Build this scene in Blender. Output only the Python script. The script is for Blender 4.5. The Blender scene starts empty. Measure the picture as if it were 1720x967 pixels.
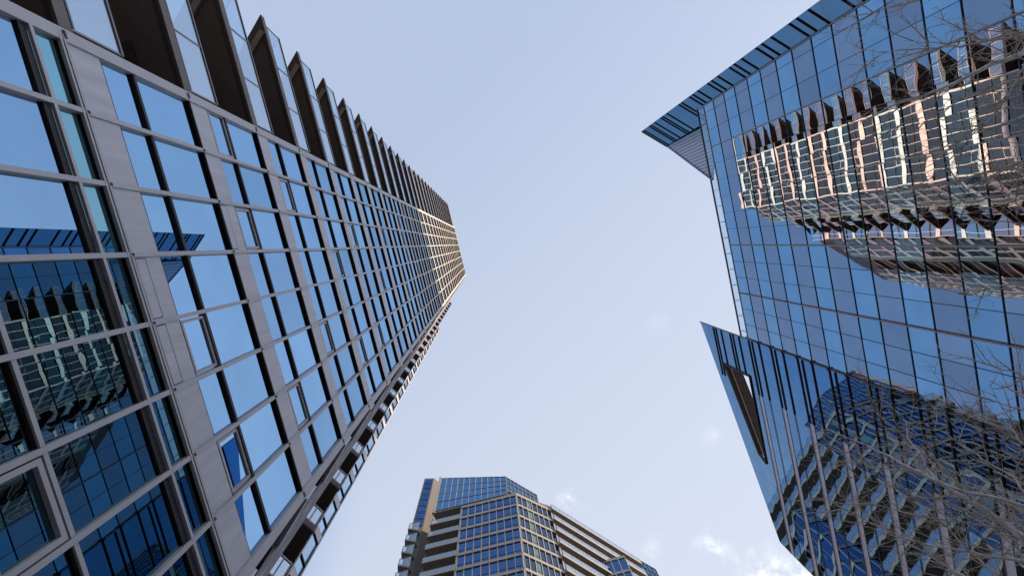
import bpy, bmesh, math, random
from mathutils import Vector, Matrix
random.seed(7)
sc = bpy.context.scene
COL = sc.collection

# ---------------------------------------------------------------- camera
cam_d = bpy.data.cameras.new('camera'); cam = bpy.data.objects.new('camera', cam_d); COL.objects.link(cam)
sc.camera = cam
FP, ZX, ZY, CX, CY = 850.95, 819.53, 410.0, 860.0, 483.5
zen = Vector((ZX-CX, ZY-CY, FP)).normalized()
Rq = Vector((0, 0, 1)).rotation_difference(zen).to_matrix()     # world -> (right, down, forward)
right, down, fwd = Rq[0], Rq[1], Rq[2]
M = Matrix(((right[0], -down[0], -fwd[0]), (right[1], -down[1], -fwd[1]), (right[2], -down[2], -fwd[2]))).to_4x4()
EYE = 1.6
M.translation = (0, 0, EYE)
cam.matrix_world = M
cam_d.sensor_width = 36.0; cam_d.lens = 36.0*FP/1720.0
cam_d.clip_start = 0.05; cam_d.clip_end = 3000

def ray(x, y):
    v = Rq.transposed() @ Vector(((x-CX)/FP, (y-CY)/FP, 1.0)); return v/v.z

# ---------------------------------------------------------------- light
SUN_AZ = Vector((0.945, -0.327)).normalized(); SUN_EL = math.radians(38)
w = bpy.data.worlds.new('World'); sc.world = w; w.use_nodes = True
nt = w.node_tree; N = nt.nodes; L = nt.links
for n in list(N): N.remove(n)
out = N.new('ShaderNodeOutputWorld'); bg = N.new('ShaderNodeBackground'); L.new(bg.outputs[0], out.inputs[0])
sky = N.new('ShaderNodeTexSky'); sky.sky_type = 'NISHITA'; sky.sun_disc = False
sky.sun_elevation = SUN_EL; sky.sun_rotation = math.atan2(SUN_AZ.x, SUN_AZ.y)
sky.air_density = 1.0; sky.dust_density = 0.7; sky.ozone_density = 1.5; sky.altitude = 200
tc = N.new('ShaderNodeTexCoord'); nrm = N.new('ShaderNodeVectorMath'); nrm.operation = 'NORMALIZE'; L.new(tc.outputs['Generated'], nrm.inputs[0])
# thin bright haze lifted over the physical sky; unseen deep blue patch added for the mirror glass
VEIL_SCALE = 10.0
dot = N.new('ShaderNodeVectorMath'); dot.operation = 'DOT_PRODUCT'; dot.inputs[1].default_value = Vector((-0.80, 0.20, 0.52)).normalized()
L.new(nrm.outputs[0], dot.inputs[0])
mr = N.new('ShaderNodeMapRange'); mr.interpolation_type = 'SMOOTHSTEP'
mr.inputs[1].default_value = 0.725; mr.inputs[2].default_value = 0.87; mr.inputs[3].default_value = 1.0; mr.inputs[4].default_value = 0.0
L.new(dot.outputs['Value'], mr.inputs[0])
veil = N.new('ShaderNodeMix'); veil.data_type = 'RGBA'
veil.inputs['A'].default_value = (1.5, 3.0, 5.4, 1); veil.inputs['B'].default_value = (3.65, 4.35, 5.75, 1)
L.new(mr.outputs[0], veil.inputs['Factor'])
# whitening towards lower right of the view and the horizon
dot2 = N.new('ShaderNodeVectorMath'); dot2.operation = 'DOT_PRODUCT'; dot2.inputs[1].default_value = Vector((0.55, 0.75, 0.0)).normalized()
L.new(nrm.outputs[0], dot2.inputs[0])
mr2 = N.new('ShaderNodeMapRange'); mr2.inputs[1].default_value = -0.25; mr2.inputs[2].default_value = 0.75; mr2.inputs[3].default_value = 0.0; mr2.inputs[4].default_value = 1.0
L.new(dot2.outputs['Value'], mr2.inputs[0])
warm = N.new('ShaderNodeMix'); warm.data_type = 'RGBA'; warm.blend_type = 'MIX'; warm.inputs['B'].default_value = (5.6, 6.0, 6.9, 1)
warm.inputs['A'].default_value = (3.65, 4.35, 5.75, 1)
L.new(mr2.outputs[0], warm.inputs['Factor']); L.new(warm.outputs['Result'], veil.inputs['B'])
mixs = N.new('ShaderNodeMix'); mixs.data_type = 'RGBA'; mixs.inputs['Factor'].default_value = 0.86
L.new(sky.outputs[0], mixs.inputs['A']); L.new(veil.outputs['Result'], mixs.inputs['B'])
# small wisps of cloud
def cloud(direction, size, strength, prev):
    d = N.new('ShaderNodeVectorMath'); d.operation = 'DISTANCE'; d.inputs[1].default_value = Vector(direction).normalized()
    wn = N.new('ShaderNodeTexNoise'); wn.inputs['Scale'].default_value = 14; wn.inputs['Detail'].default_value = 6
    L.new(nrm.outputs[0], wn.inputs['Vector'])
    wadd = N.new('ShaderNodeVectorMath'); wadd.operation = 'MULTIPLY_ADD'; wadd.inputs[1].default_value = (0.07, 0.07, 0.07)
    L.new(wn.outputs['Color'], wadd.inputs[0]); 
    off = N.new('ShaderNodeVectorMath'); off.operation = 'ADD'; off.inputs[1].default_value = (-0.035, -0.035, -0.035)
    L.new(nrm.outputs[0], off.inputs[0]); L.new(off.outputs[0], wadd.inputs[2])
    L.new(wadd.outputs[0], d.inputs[0])
    m = N.new('ShaderNodeMapRange'); m.interpolation_type = 'SMOOTHSTEP'; m.inputs[1].default_value = 0.0; m.inputs[2].default_value = size; m.inputs[3].default_value = 1.0; m.inputs[4].default_value = 0.0
    L.new(d.outputs['Value'], m.inputs[0])
    n2 = N.new('ShaderNodeTexNoise'); n2.inputs['Scale'].default_value = 34; n2.inputs['Detail'].default_value = 9; n2.inputs['Roughness'].default_value = 0.62
    L.new(nrm.outputs[0], n2.inputs['Vector'])
    m2 = N.new('ShaderNodeMapRange'); m2.interpolation_type = 'SMOOTHSTEP'; m2.inputs[1].default_value = 0.40; m2.inputs[2].default_value = 0.68
    L.new(n2.outputs['Fac'], m2.inputs[0])
    mu = N.new('ShaderNodeMath'); mu.operation = 'MULTIPLY'; L.new(m.outputs[0], mu.inputs[0]); L.new(m2.outputs[0], mu.inputs[1])
    mu2 = N.new('ShaderNodeMath'); mu2.operation = 'MULTIPLY'; L.new(mu.outputs[0], mu2.inputs[0]); mu2.inputs[1].default_value = strength
    mx = N.new('ShaderNodeMix'); mx.data_type = 'RGBA'; mx.inputs['B'].default_value = (9.2, 9.2, 9.3, 1)
    L.new(mu2.outputs[0], mx.inputs['Factor']); L.new(prev, mx.inputs['A'])
    return mx.outputs['Result']
col = mixs.outputs['Result']
for px, py, size, st in [(962, 838, .034, .5), (1195, 918, .036, .7), (1290, 975, .066, 1.1), (1205, 738, .045, .18), (1108, 540, .035, .1), (1100, 915, .03, .2), (1340, 968, .05, .9)]:
    col = cloud(ray(px, py), size, st, col)
L.new(col, bg.inputs[0]); bg.inputs[1].default_value = 0.10

sun_d = bpy.data.lights.new('sun', 'SUN'); sun_d.energy = 2.6; sun_d.angle = math.radians(0.5); sun_d.color = (1.0, 0.77, 0.48)
sun = bpy.data.objects.new('sun', sun_d); COL.objects.link(sun)
sd = Vector((SUN_AZ.x*math.cos(SUN_EL), SUN_AZ.y*math.cos(SUN_EL), math.sin(SUN_EL)))
sun.rotation_euler = sd.to_track_quat('Z', 'Y').to_euler(); sun.location = (30, -10, 120)
sc.view_settings.view_transform = 'Standard'; sc.view_settings.look = 'None'; sc.view_settings.gamma = 1; sc.view_settings.use_curve_mapping = False
sc.view_settings.exposure = 0.55
try:
    sc.cycles.max_bounces = 10; sc.cycles.glossy_bounces = 7; sc.cycles.transmission_bounces = 6; sc.cycles.transparent_max_bounces = 16
    sc.cycles.caustics_reflective = False; sc.cycles.use_denoising = True
except Exception: pass

# ---------------------------------------------------------------- materials
MATS = {}
def mat(name, base, rough=0.6, metal=0.0, spec=0.5, var=0.0, vscale=1.5, bump=0.0, bscale=20.0, bdist=0.02, streak=False, coords='Object'):
    m = bpy.data.materials.new(name); m.use_nodes = True; t = m.node_tree; b = t.nodes['Principled BSDF']
    b.inputs['Base Color'].default_value = (*base, 1); b.inputs['Roughness'].default_value = rough
    b.inputs['Metallic'].default_value = metal; b.inputs['Specular IOR Level'].default_value = spec
    c = t.nodes.new('ShaderNodeTexCoord')
    if var > 0:
        n = t.nodes.new('ShaderNodeTexNoise'); n.inputs['Scale'].default_value = vscale; n.inputs['Detail'].default_value = 5; n.inputs['Roughness'].default_value = 0.6
        if streak:
            mp = t.nodes.new('ShaderNodeMapping'); mp.inputs['Scale'].default_value = (3.5, 3.5, 0.35); t.links.new(c.outputs[coords], mp.inputs[0]); t.links.new(mp.outputs[0], n.inputs['Vector'])
        else: t.links.new(c.outputs[coords], n.inputs['Vector'])
        r = t.nodes.new('ShaderNodeMapRange'); r.inputs[1].default_value = 0.3; r.inputs[2].default_value = 0.7; r.inputs[3].default_value = 1-var; r.inputs[4].default_value = 1+var
        t.links.new(n.outputs['Fac'], r.inputs[0])
        mx = t.nodes.new('ShaderNodeVectorMath'); mx.operation = 'SCALE'; mx.inputs[0].default_value = base; t.links.new(r.outputs[0], mx.inputs['Scale'])
        t.links.new(mx.outputs[0], b.inputs['Base Color'])
    if bump > 0:
        n = t.nodes.new('ShaderNodeTexNoise'); n.inputs['Scale'].default_value = bscale; n.inputs['Detail'].default_value = 3
        t.links.new(c.outputs[coords], n.inputs['Vector'])
        bp = t.nodes.new('ShaderNodeBump'); bp.inputs['Strength'].default_value = bump; bp.inputs['Distance'].default_value = bdist
        t.links.new(n.outputs['Fac'], bp.inputs['Height']); t.links.new(bp.outputs[0], b.inputs['Normal'])
    MATS[name] = m; return m

def mirror_glass(name, tint, wav=0.0, wscale=1.0, depth=0.02, under=(0.01, 0.015, 0.02), refl=1.0, rough=0.0):
    """coated reflective glass: a tinted mirror coat over a dark opaque body"""
    m = bpy.data.materials.new(name); m.use_nodes = True; t = m.node_tree
    for n in list(t.nodes): t.nodes.remove(n)
    o = t.nodes.new('ShaderNodeOutputMaterial'); g = t.nodes.new('ShaderNodeBsdfGlossy'); g.inputs['Color'].default_value = (*tint, 1); g.inputs['Roughness'].default_value = rough
    d = t.nodes.new('ShaderNodeBsdfDiffuse'); d.inputs['Color'].default_value = (*under, 1)
    mx = t.nodes.new('ShaderNodeMixShader'); mx.inputs[0].default_value = refl
    t.links.new(d.outputs[0], mx.inputs[1]); t.links.new(g.outputs[0], mx.inputs[2]); t.links.new(mx.outputs[0], o.inputs[0])
    # a faint unevenness of the coat
    c = t.nodes.new('ShaderNodeTexCoord')
    nn = t.nodes.new('ShaderNodeTexNoise'); nn.inputs['Scale'].default_value = 0.6; nn.inputs['Detail'].default_value = 6
    t.links.new(c.outputs['Object'], nn.inputs['Vector'])
    r = t.nodes.new('ShaderNodeMapRange'); r.inputs[1].default_value = .3; r.inputs[2].default_value = .7; r.inputs[3].default_value = .94; r.inputs[4].default_value = 1.05
    t.links.new(nn.outputs['Fac'], r.inputs[0])
    sv = t.nodes.new('ShaderNodeVectorMath'); sv.operation = 'SCALE'; sv.inputs[0].default_value = tint; t.links.new(r.outputs[0], sv.inputs['Scale']); t.links.new(sv.outputs[0], g.inputs['Color'])
    oi = t.nodes.new('ShaderNodeObjectInfo'); r2 = t.nodes.new('ShaderNodeMapRange'); r2.inputs[3].default_value = .86; r2.inputs[4].default_value = 1.08
    t.links.new(oi.outputs['Random'], r2.inputs[0]); mm = t.nodes.new('ShaderNodeMath'); mm.operation = 'MULTIPLY'; t.links.new(r.outputs[0], mm.inputs[0]); t.links.new(r2.outputs[0], mm.inputs[1]); t.links.new(mm.outputs[0], sv.inputs['Scale'])
    if wav > 0:
        n = t.nodes.new('ShaderNodeTexNoise'); n.inputs['Scale'].default_value = wscale; n.inputs['Detail'].default_value = 1.0
        t.links.new(c.outputs['Object'], n.inputs['Vector'])
        bp = t.nodes.new('ShaderNodeBump'); bp.inputs['Strength'].default_value = wav; bp.inputs['Distance'].default_value = depth
        t.links.new(n.outputs['Fac'], bp.inputs['Height']); t.links.new(bp.outputs[0], g.inputs['Normal'])
    MATS[name] = m; return m

mat('panel', (0.73, 0.68, 0.70), 0.50, 0.45, 0.5, var=0.10, vscale=1.6, streak=True, bump=0.08, bscale=90)
mat('frame', (0.72, 0.665, 0.67), 0.54, 0.38, 0.5, var=0.05, vscale=2.5)
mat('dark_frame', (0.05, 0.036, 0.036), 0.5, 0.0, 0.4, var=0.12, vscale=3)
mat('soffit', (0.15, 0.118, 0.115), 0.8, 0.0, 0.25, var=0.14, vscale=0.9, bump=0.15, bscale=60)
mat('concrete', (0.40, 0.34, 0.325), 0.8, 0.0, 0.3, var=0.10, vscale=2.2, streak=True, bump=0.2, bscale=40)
mat('black', (0.010, 0.010, 0.013), 0.4)
mat('beige', (0.52, 0.485, 0.47), 0.7, 0.0, 0.3, var=0.10, vscale=1.2, streak=True)
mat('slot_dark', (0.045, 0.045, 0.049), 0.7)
mat('tan_wall', (0.28, 0.255, 0.24), 0.85, 0.0, 0.2, var=0.10, vscale=0.35, bump=0.1, bscale=15)
mat('fin', (0.115, 0.085, 0.095), 0.45, 0.2, var=0.1)
mat('strip_metal', (0.80, 0.735, 0.82), 0.45, 0.4, 0.4, var=0.05, streak=True)
mat('seam_metal', (0.60, 0.57, 0.62), 0.45, 0.5, 0.4, var=0.05, streak=True)
mat('beige_fin', (0.40, 0.35, 0.37), 0.4, 0.3)
mat('blue_joint', (0.05, 0.09, 0.26), 0.3, 0.3)
mat('rail', (0.32, 0.30, 0.31), 0.4, 0.4)
mat('bark', (0.70, 0.585, 0.50), 0.8, 0.0, 0.2, var=0.35, vscale=7, bump=0.4, bscale=45)
mat('pale_bark', (0.78, 0.73, 0.72), 0.8, 0.0, 0.2, var=0.30, vscale=9, bump=0.4, bscale=45)
mat('asphalt', (0.05, 0.05, 0.052), 0.9, var=0.2, vscale=3, bump=0.3, bscale=120)
mat('paving', (0.27, 0.26, 0.25), 0.85, var=0.12, vscale=2, bump=0.2, bscale=60)
mat('kerb', (0.35, 0.34, 0.33), 0.8, var=0.1)
mat('line_paint', (0.75, 0.75, 0.72), 0.6, var=0.08)
mat('soil', (0.10, 0.08, 0.06), 0.95, var=0.2)
mat('earth', (0.16, 0.155, 0.14), 0.95, var=0.2, vscale=0.05)
mirror_glass('w_glass', (0.32, 0.54, 0.79), wav=0.03, wscale=0.3, depth=0.02, under=(0.01, 0.02, 0.03), refl=0.93)
mirror_glass('w_glass_teal', (0.30, 0.60, 0.70), wav=0.1, wscale=0.5, depth=0.02, under=(0.10, 0.20, 0.24), refl=0.88)
mirror_glass('w_glass_dark_reflection', (0.13, 0.25, 0.32), wav=0.06, wscale=0.4, depth=0.02, under=(0.01, 0.02, 0.02), refl=0.95)  # tower glass with the opposite building's dark reflection put into its tint
mirror_glass('bay_glass', (0.50, 0.66, 0.86), wav=0.1, wscale=0.35, depth=0.02, refl=0.9)
mirror_glass('a_light', (0.44, 0.53, 0.62), wav=0.17, wscale=0.55, depth=0.03)
mirror_glass('a_dark', (0.47, 0.43, 0.47), wav=0.17, wscale=0.55, depth=0.03)
mirror_glass('a_strip', (0.085, 0.19, 0.33), wav=0.1, wscale=0.6, depth=0.02)
mirror_glass('b_glass', (0.185, 0.31, 0.46), wav=0.34, wscale=0.42, depth=0.03)
mirror_glass('c_glass', (0.07, 0.15, 0.32), wav=0.5, wscale=0.4, depth=0.03)
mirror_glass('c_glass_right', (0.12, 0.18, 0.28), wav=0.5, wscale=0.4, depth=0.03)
mirror_glass('c_crown', (0.12, 0.28, 0.50), wav=0.6, wscale=0.4, depth=0.03)
mirror_glass('teal_panel', (0.25, 0.42, 0.44), wav=0.2, wscale=0.4, under=(0.25, 0.36, 0.36), refl=0.45, rough=0.15)

m = bpy.data.materials.new('w_glass_upper'); m.use_nodes = True; t = m.node_tree      # tower glass dimmed face on to darken its mirrored image, bright at a glancing angle
for n in list(t.nodes): t.nodes.remove(n)
o = t.nodes.new('ShaderNodeOutputMaterial'); g = t.nodes.new('ShaderNodeBsdfGlossy'); g.inputs['Color'].default_value = (0.58, 0.74, 0.88, 1); g.inputs['Roughness'].default_value = 0.0
d = t.nodes.new('ShaderNodeBsdfDiffuse'); d.inputs['Color'].default_value = (0.035, 0.055, 0.05, 1)
fr = t.nodes.new('ShaderNodeFresnel'); fr.inputs[0].default_value = 2.6
mx = t.nodes.new('ShaderNodeMixShader'); t.links.new(fr.outputs[0], mx.inputs[0]); t.links.new(d.outputs[0], mx.inputs[1]); t.links.new(g.outputs[0], mx.inputs[2]); t.links.new(mx.outputs[0], o.inputs[0])
MATS['w_glass_upper'] = m

def clear_glass(name, tint, gl=0.35, body=0.0):
    m = bpy.data.materials.new(name); m.use_nodes = True; t = m.node_tree
    for n in list(t.nodes): t.nodes.remove(n)
    o = t.nodes.new('ShaderNodeOutputMaterial'); tr = t.nodes.new('ShaderNodeBsdfTransparent'); tr.inputs[0].default_value = (*tint, 1)
    g = t.nodes.new('ShaderNodeBsdfGlossy'); g.inputs['Roughness'].default_value = 0.02; g.inputs['Color'].default_value = (0.8, 0.9, 1.0, 1)
    fr = t.nodes.new('ShaderNodeLayerWeight'); fr.inputs[0].default_value = 0.35
    ad = t.nodes.new('ShaderNodeMath'); ad.operation = 'MULTIPLY_ADD'; ad.inputs[1].default_value = 0.35; ad.inputs[2].default_value = gl; ad.use_clamp = True
    t.links.new(fr.outputs['Facing'], ad.inputs[0])
    mx = t.nodes.new('ShaderNodeMixShader'); t.links.new(ad.outputs[0], mx.inputs[0]); t.links.new(tr.outputs[0], mx.inputs[1]); t.links.new(g.outputs[0], mx.inputs[2])
    t.links.new(mx.outputs[0], o.inputs[0]); MATS[name] = m; return m
clear_glass('rail_glass', (0.70, 0.82, 0.88), 0.45)
clear_glass('parapet_glass', (0.94, 0.97, 0.98), 0.05)
clear_glass('screen_glass', (0.86, 0.93, 0.92), 0.10)

# ---------------------------------------------------------------- mesh helpers
class MB:
    """collects shapes; x, y in the builder's own frame, z measured from eye level"""
    def __init__(s, org=(0, 0)): s.v = []; s.f = []; s.m = []; s.mats = []; s.o = org; s.smooth = False
    def mi(s, m):
        if m not in s.mats: s.mats.append(m)
        return s.mats.index(m)
    def P(s, p): s.v.append((p[0]-s.o[0], p[1]-s.o[1], p[2]+EYE)); return len(s.v)-1
    def face(s, pts, m): s.f.append([s.P(p) for p in pts]); s.m.append(s.mi(m))
    def box(s, x0, x1, y0, y1, z0, z1, m, under=None):
        i = [s.P(p) for p in ((x0,y0,z0),(x1,y0,z0),(x1,y1,z0),(x0,y1,z0),(x0,y0,z1),(x1,y0,z1),(x1,y1,z1),(x0,y1,z1))]
        for q, u in (((0,3,2,1), under or m), ((4,5,6,7), m), ((0,1,5,4), m), ((1,2,6,5), m), ((2,3,7,6), m), ((3,0,4,7), m)):
            s.f.append([i[k] for k in q]); s.m.append(s.mi(u))
    def prism(s, poly, z0, z1, m, under=None, top=None):
        n = len(poly); zt = z1 if isinstance(z1, (list, tuple)) else [z1]*n
        a = [s.P((*p, z0)) for p in poly]; b = [s.P((*p, zt[k])) for k, p in enumerate(poly)]
        s.f.append(a[::-1]); s.m.append(s.mi(under or m)); s.f.append(b); s.m.append(s.mi(top or m))
        for k in range(n):
            s.f.append([a[k], a[(k+1) % n], b[(k+1) % n], b[k]]); s.m.append(s.mi(m))
    def bar(s, p, q, w, h, m, up=(0, 0, 1)):
        p = Vector(p); q = Vector(q); d = (q-p).normalized(); up = Vector(up)
        if abs(d.dot(up)) > .98: up = Vector((1, 0, 0))
        a = d.cross(up).normalized()*w/2; b = a.cross(d).normalized()*h/2
        i = [s.P(x) for x in (p-a-b, p+a-b, p+a+b, p-a+b, q-a-b, q+a-b, q+a+b, q-a+b)]
        for r in ((0,1,2,3), (7,6,5,4), (0,4,5,1), (1,5,6,2), (2,6,7,3), (3,7,4,0)): s.f.append([i[k] for k in r]); s.m.append(s.mi(m))
    def slab(s, quad, th, m, nrm):
        """a quad given thickness along nrm"""
        nrm = Vector(nrm).normalized()*th; a = [s.P(p) for p in quad]; b = [s.P(Vector(p)+nrm) for p in quad]; n = len(quad)
        s.f.append(a[::-1]); s.m.append(s.mi(m)); s.f.append(b); s.m.append(s.mi(m))
        for k in range(n): s.f.append([a[k], a[(k+1) % n], b[(k+1) % n], b[k]]); s.m.append(s.mi(m))
    def tube(s, pts, rad, m, seg=6):
        rings = []
        for k, p in enumerate(pts):
            p = Vector(p); a = Vector(pts[max(k-1, 0)]); b = Vector(pts[min(k+1, len(pts)-1)]); d = (b-a).normalized()
            u = d.cross(Vector((0.3, 0.9, 0.1))).normalized(); v = d.cross(u)
            rings.append([s.P(p+(u*math.cos(t)+v*math.sin(t))*rad[k]) for t in [2*math.pi*j/seg for j in range(seg)]])
        for k in range(len(rings)-1):
            for j in range(seg):
                s.f.append([rings[k][j], rings[k][(j+1) % seg], rings[k+1][(j+1) % seg], rings[k+1][j]]); s.m.append(s.mi(m))
        s.f.append(rings[-1]); s.m.append(s.mi(m)); s.f.append(rings[0][::-1]); s.m.append(s.mi(m)); s.smooth = True
    def build(s, name, parent=None, fixn=True):
        me = bpy.data.meshes.new(name); me.from_pydata(s.v, [], s.f)
        for m in s.mats: me.materials.append(MATS[m])
        me.polygons.foreach_set('material_index', s.m)
        if fixn:
            bm = bmesh.new(); bm.from_mesh(me); bmesh.ops.recalc_face_normals(bm, faces=bm.faces); bm.to_mesh(me); bm.free()
        if s.smooth: me.polygons.foreach_set('use_smooth', [True]*len(me.polygons))
        me.update()
        o = bpy.data.objects.new(name, me); COL.objects.link(o); o.parent = parent; return o

def empty(name, loc, rz, label, cat, group=None):
    o = bpy.data.objects.new(name, None); COL.objects.link(o); o.location = loc; o.rotation_euler = (0, 0, rz)
    o['label'] = label; o['category'] = cat
    if group: o['group'] = group
    return o
def copy_at(o, dz, parent=None, dx=0, dy=0):
    c = o.copy(); COL.objects.link(c); c.parent = parent or o.parent
    if dz or dx or dy: c.location = (o.location[0]+dx, o.location[1]+dy, o.location[2]+dz)
    for ch in list(o.children):
        k = ch.copy(); COL.objects.link(k); k.parent = c
    return c
def structure(o): o['kind'] = 'structure'; return o

TW, TA = 0.2363, 0.2329
def loc2w(x, y, t): return Vector((x*math.cos(t)+y*math.sin(t), -x*math.sin(t)+y*math.cos(t), 0))

# ---------------------------------------------------------------- ground
g = MB(); g.face([(-900,-900,-1.612),(900,-900,-1.612),(900,900,-1.612),(-900,900,-1.612)], 'earth'); structure(g.build('ground'))
def street_box(name, x0, x1, y0, y1, z0, z1, m):
    b = MB(); P = lambda x, y: tuple(loc2w(x, y, TA)[:2]); b.prism([P(x0,y0), P(x1,y0), P(x1,y1), P(x0,y1)], z0, z1, m); return structure(b.build(name))
street_box('road', 8.0, 18.5, -160, 32, -1.72, -1.60, 'asphalt')
street_box('pavement', -5.45, 7.8, -160, 32, -1.70, -1.47, 'paving')
street_box('pavement', 18.7, 22.5, -160, 32, -1.70, -1.47, 'paving')
street_box('kerb', 7.8, 8.0, -160, 32, -1.70, -1.465, 'kerb')
street_box('kerb', 18.5, 18.7, -160, 32, -1.70, -1.465, 'kerb')
ln = MB()
for k in range(-30, 7):
    a = loc2w(13.2, k*5, TA); b_ = loc2w(13.2, k*5+2.6, TA); n_ = loc2w(.06, 0, TA)
    ln.face([(a.x-n_.x,a.y-n_.y,-1.594),(a.x+n_.x,a.y+n_.y,-1.594),(b_.x+n_.x,b_.y+n_.y,-1.594),(b_.x-n_.x,b_.y-n_.y,-1.594)], 'line_paint')
structure(ln.build('road_marking'))

# ================================================================ left residential tower
FX = -5.5
WO = (FX, 0.0)
S, J0, NST = 3.189, 8.28, 28
V = [-4.55, -3.38, -2.26, -1.14, -0.02, 1.10, 2.22, 3.36, 4.60]
loc = loc2w(FX, 0, TW)
tower = empty('residential_tower', (loc.x, loc.y, 0), -TW, 'tall grey panelled residential tower with dark balcony soffits and sunlit golden top storeys', 'tower')
TOPZ = J0+S*NST
GX = FX-0.062                                     # glass plane
core = MB(WO)
core.prism([(FX-.45, V[0]), (FX-.45, V[8]-.06), (-9.3, 8.05), (-9.6, 8.4), (-34, 8.4), (-34, -7.0), (-8.2, -7.0), (-8.2, V[0])], -1.6, TOPZ-.4, 'soffit')
core.prism([(-9.62, 8.402), (-9.9, 8.9), (-12.2, 9.6), (-12.2, 12.39), (-34, 12.39), (-34, 8.402)], -1.6, 87.9, 'dark_frame')
core.build('core_wall', tower)

def window_storey(z, i, kind, sash):
    b = MB(WO); y0, y1 = V[i]+.03, V[i+1]-.03
    gm = 'w_glass' if z < 35 else 'w_glass_upper'
    t1, t2 = random.gauss(0, .0006), random.gauss(0, .0009)
    for za, zb_, tt in ((z+.70, z+1.47, t1), (z+1.53, z+S-.02, t2)):
        b.slab([(GX-tt, y0, za), (GX+tt, y1, za), (GX+tt, y1, zb_), (GX-tt, y0, zb_)], -.03, gm, (1, 0, 0))
    b.box(GX, FX-.004, y0, y1, z+1.46, z+1.53, 'dark_frame')
    b.box(GX, FX-.03, y0, y1, z+.695, z+.73, 'dark_frame')
    if sash:
        f = .055; za, zb = z+.74, z+1.45
        for (a0, a1, c0, c1) in ((y0+.04, y1-.04, za, za+f), (y0+.04, y1-.04, zb-f, zb), (y0+.04, y0+.04+f, za+f, zb-f), (y1-.04-f, y1-.04, za+f, zb-f)):
            b.box(GX+.003, GX+.035, a0, a1, c0, c1, 'frame')
    return b
rest = None
sashes = {(0,4),(1,2),(2,5),(0,6),(3,3),(1,6),(4,2),(4,6),(2,1),(5,4),(6,2),(3,6),(7,5),(1,0)}
nwin = 0
restb = MB(WO)
for j in range(NST):
    for i in range(8):
        sash = (j, i) in sashes or (j > 7 and random.random() < .25)
        b = window_storey(J0+j*S, i, 0, sash)
        if nwin < 92: b.build('window', tower); nwin += 1
        else:
            base = len(restb.v)
            for mm in b.mats: restb.mi(mm)
            restb.v += b.v; restb.f += [[k+base for k in f] for f in b.f]; restb.m += [restb.mi(b.mats[k]) for k in b.m]
o = restb.build('upper_windows', tower); o['kind'] = 'stuff'; o['label'] = 'windows of the upper storeys'
# spandrel panel bands, one per storey
def spandrel(j):
    b = MB(WO); z = J0+j*S
    for i in range(8):
        y0, y1 = V[i]+.012, V[i+1]-.012
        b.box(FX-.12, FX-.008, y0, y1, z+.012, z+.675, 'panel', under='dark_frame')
        if (i+2*j) % 7 in (3, 4) and i in (3, 4, 2, 5):
            for zz in (z+.06, z+.30):
                b.box(FX-.02, FX-.008, y0+.05, y1-.05, zz-.008, zz+.008, 'black')
            for yy in (y0+.05, y1-.05): b.box(FX-.02, FX-.007, yy-.008, yy+.008, z+.06, z+.30, 'black')
    b.box(FX-.40, FX-.125, V[0], V[8], z+.0, z+.69, 'soffit')                                 # backing behind panels and glass
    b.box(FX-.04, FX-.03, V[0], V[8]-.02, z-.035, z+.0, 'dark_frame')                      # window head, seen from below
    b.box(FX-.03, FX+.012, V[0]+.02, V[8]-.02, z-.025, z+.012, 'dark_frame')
    return b
for j in range(NST+1):
    spandrel(j).build('spandrel_band', tower)
# vertical mullions
for i, y in enumerate(V):
    b = MB(WO); wd = .10 if i in (0, 8) else .038
    zb = 8.2 if 0 < i < 8 else -1.6
    b.box(FX-.14, FX+.022, y-wd, y+wd, -1.6, TOPZ+.9, 'frame')
    if i in (0, 8):
        b.box(FX-.40, FX-.142, y-wd, y+wd, -1.6, TOPZ+.9, 'dark_frame')
    for j in range(NST):                                            # small brackets at the storey joints
        b.box(FX+.023, FX+.036, y-wd*.6, y+wd*.6, J0+j*S-.03, J0+j*S+.02, 'dark_frame')
    b.build('mullion', tower)
# base storeys below the first band
for i in range(8):
    y0, y1 = V[i]+.04, V[i+1]-.04
    b = MB(WO)
    b.box(GX-.04, GX, y0, y1, 7.62, 8.22, 'w_glass_teal' if i < 3 else 'w_glass_dark_reflection'); b.box(GX, FX-.02, y0, y1, 7.50, 7.62, 'dark_frame')
    b.box(GX, FX-.03, y0, y1, 8.19, 8.24, 'dark_frame')
    for z0, z1 in ((5.92, 7.50), (4.60, 5.84), (2.4, 4.5), (-1.5, 2.3)):
        b.box(GX-.04, GX, y0, y1, z0, z1, 'w_glass' if i < 3 and z0 > 5 else 'w_glass_dark_reflection')
        b.box(GX, FX-.02, y0, y1, z0-.10, z0, 'dark_frame'); b.box(FX-.02, FX+.01, y0, y1, z0-.085, z0-.02, 'frame')
    if i == 5:
        za, zb, f = 4.95, 5.80, .07
        for (a0, a1, c0, c1) in ((y0+.02, y1-.02, za, za+f), (y0+.02, y1-.02, zb-f, zb), (y0+.02, y0+.02+f, za+f, zb-f), (y1-.02-f, y1-.02, za+f, zb-f)):
            b.box(GX+.005, GX+.075, a0, a1, c0, c1, 'frame')
    b.build('base_window', tower)
b = MB(WO)
b.box(FX-.03, FX+.02, V[0], V[8], 7.64, 7.70, 'frame'); b.box(FX-.03, FX+.025, V[0], V[8], 8.16, 8.20, 'frame'); b.box(FX-.02, FX+.03, V[0], V[8], 8.225, 8.262, 'frame')
b.build('base_moulding', tower)
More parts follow.
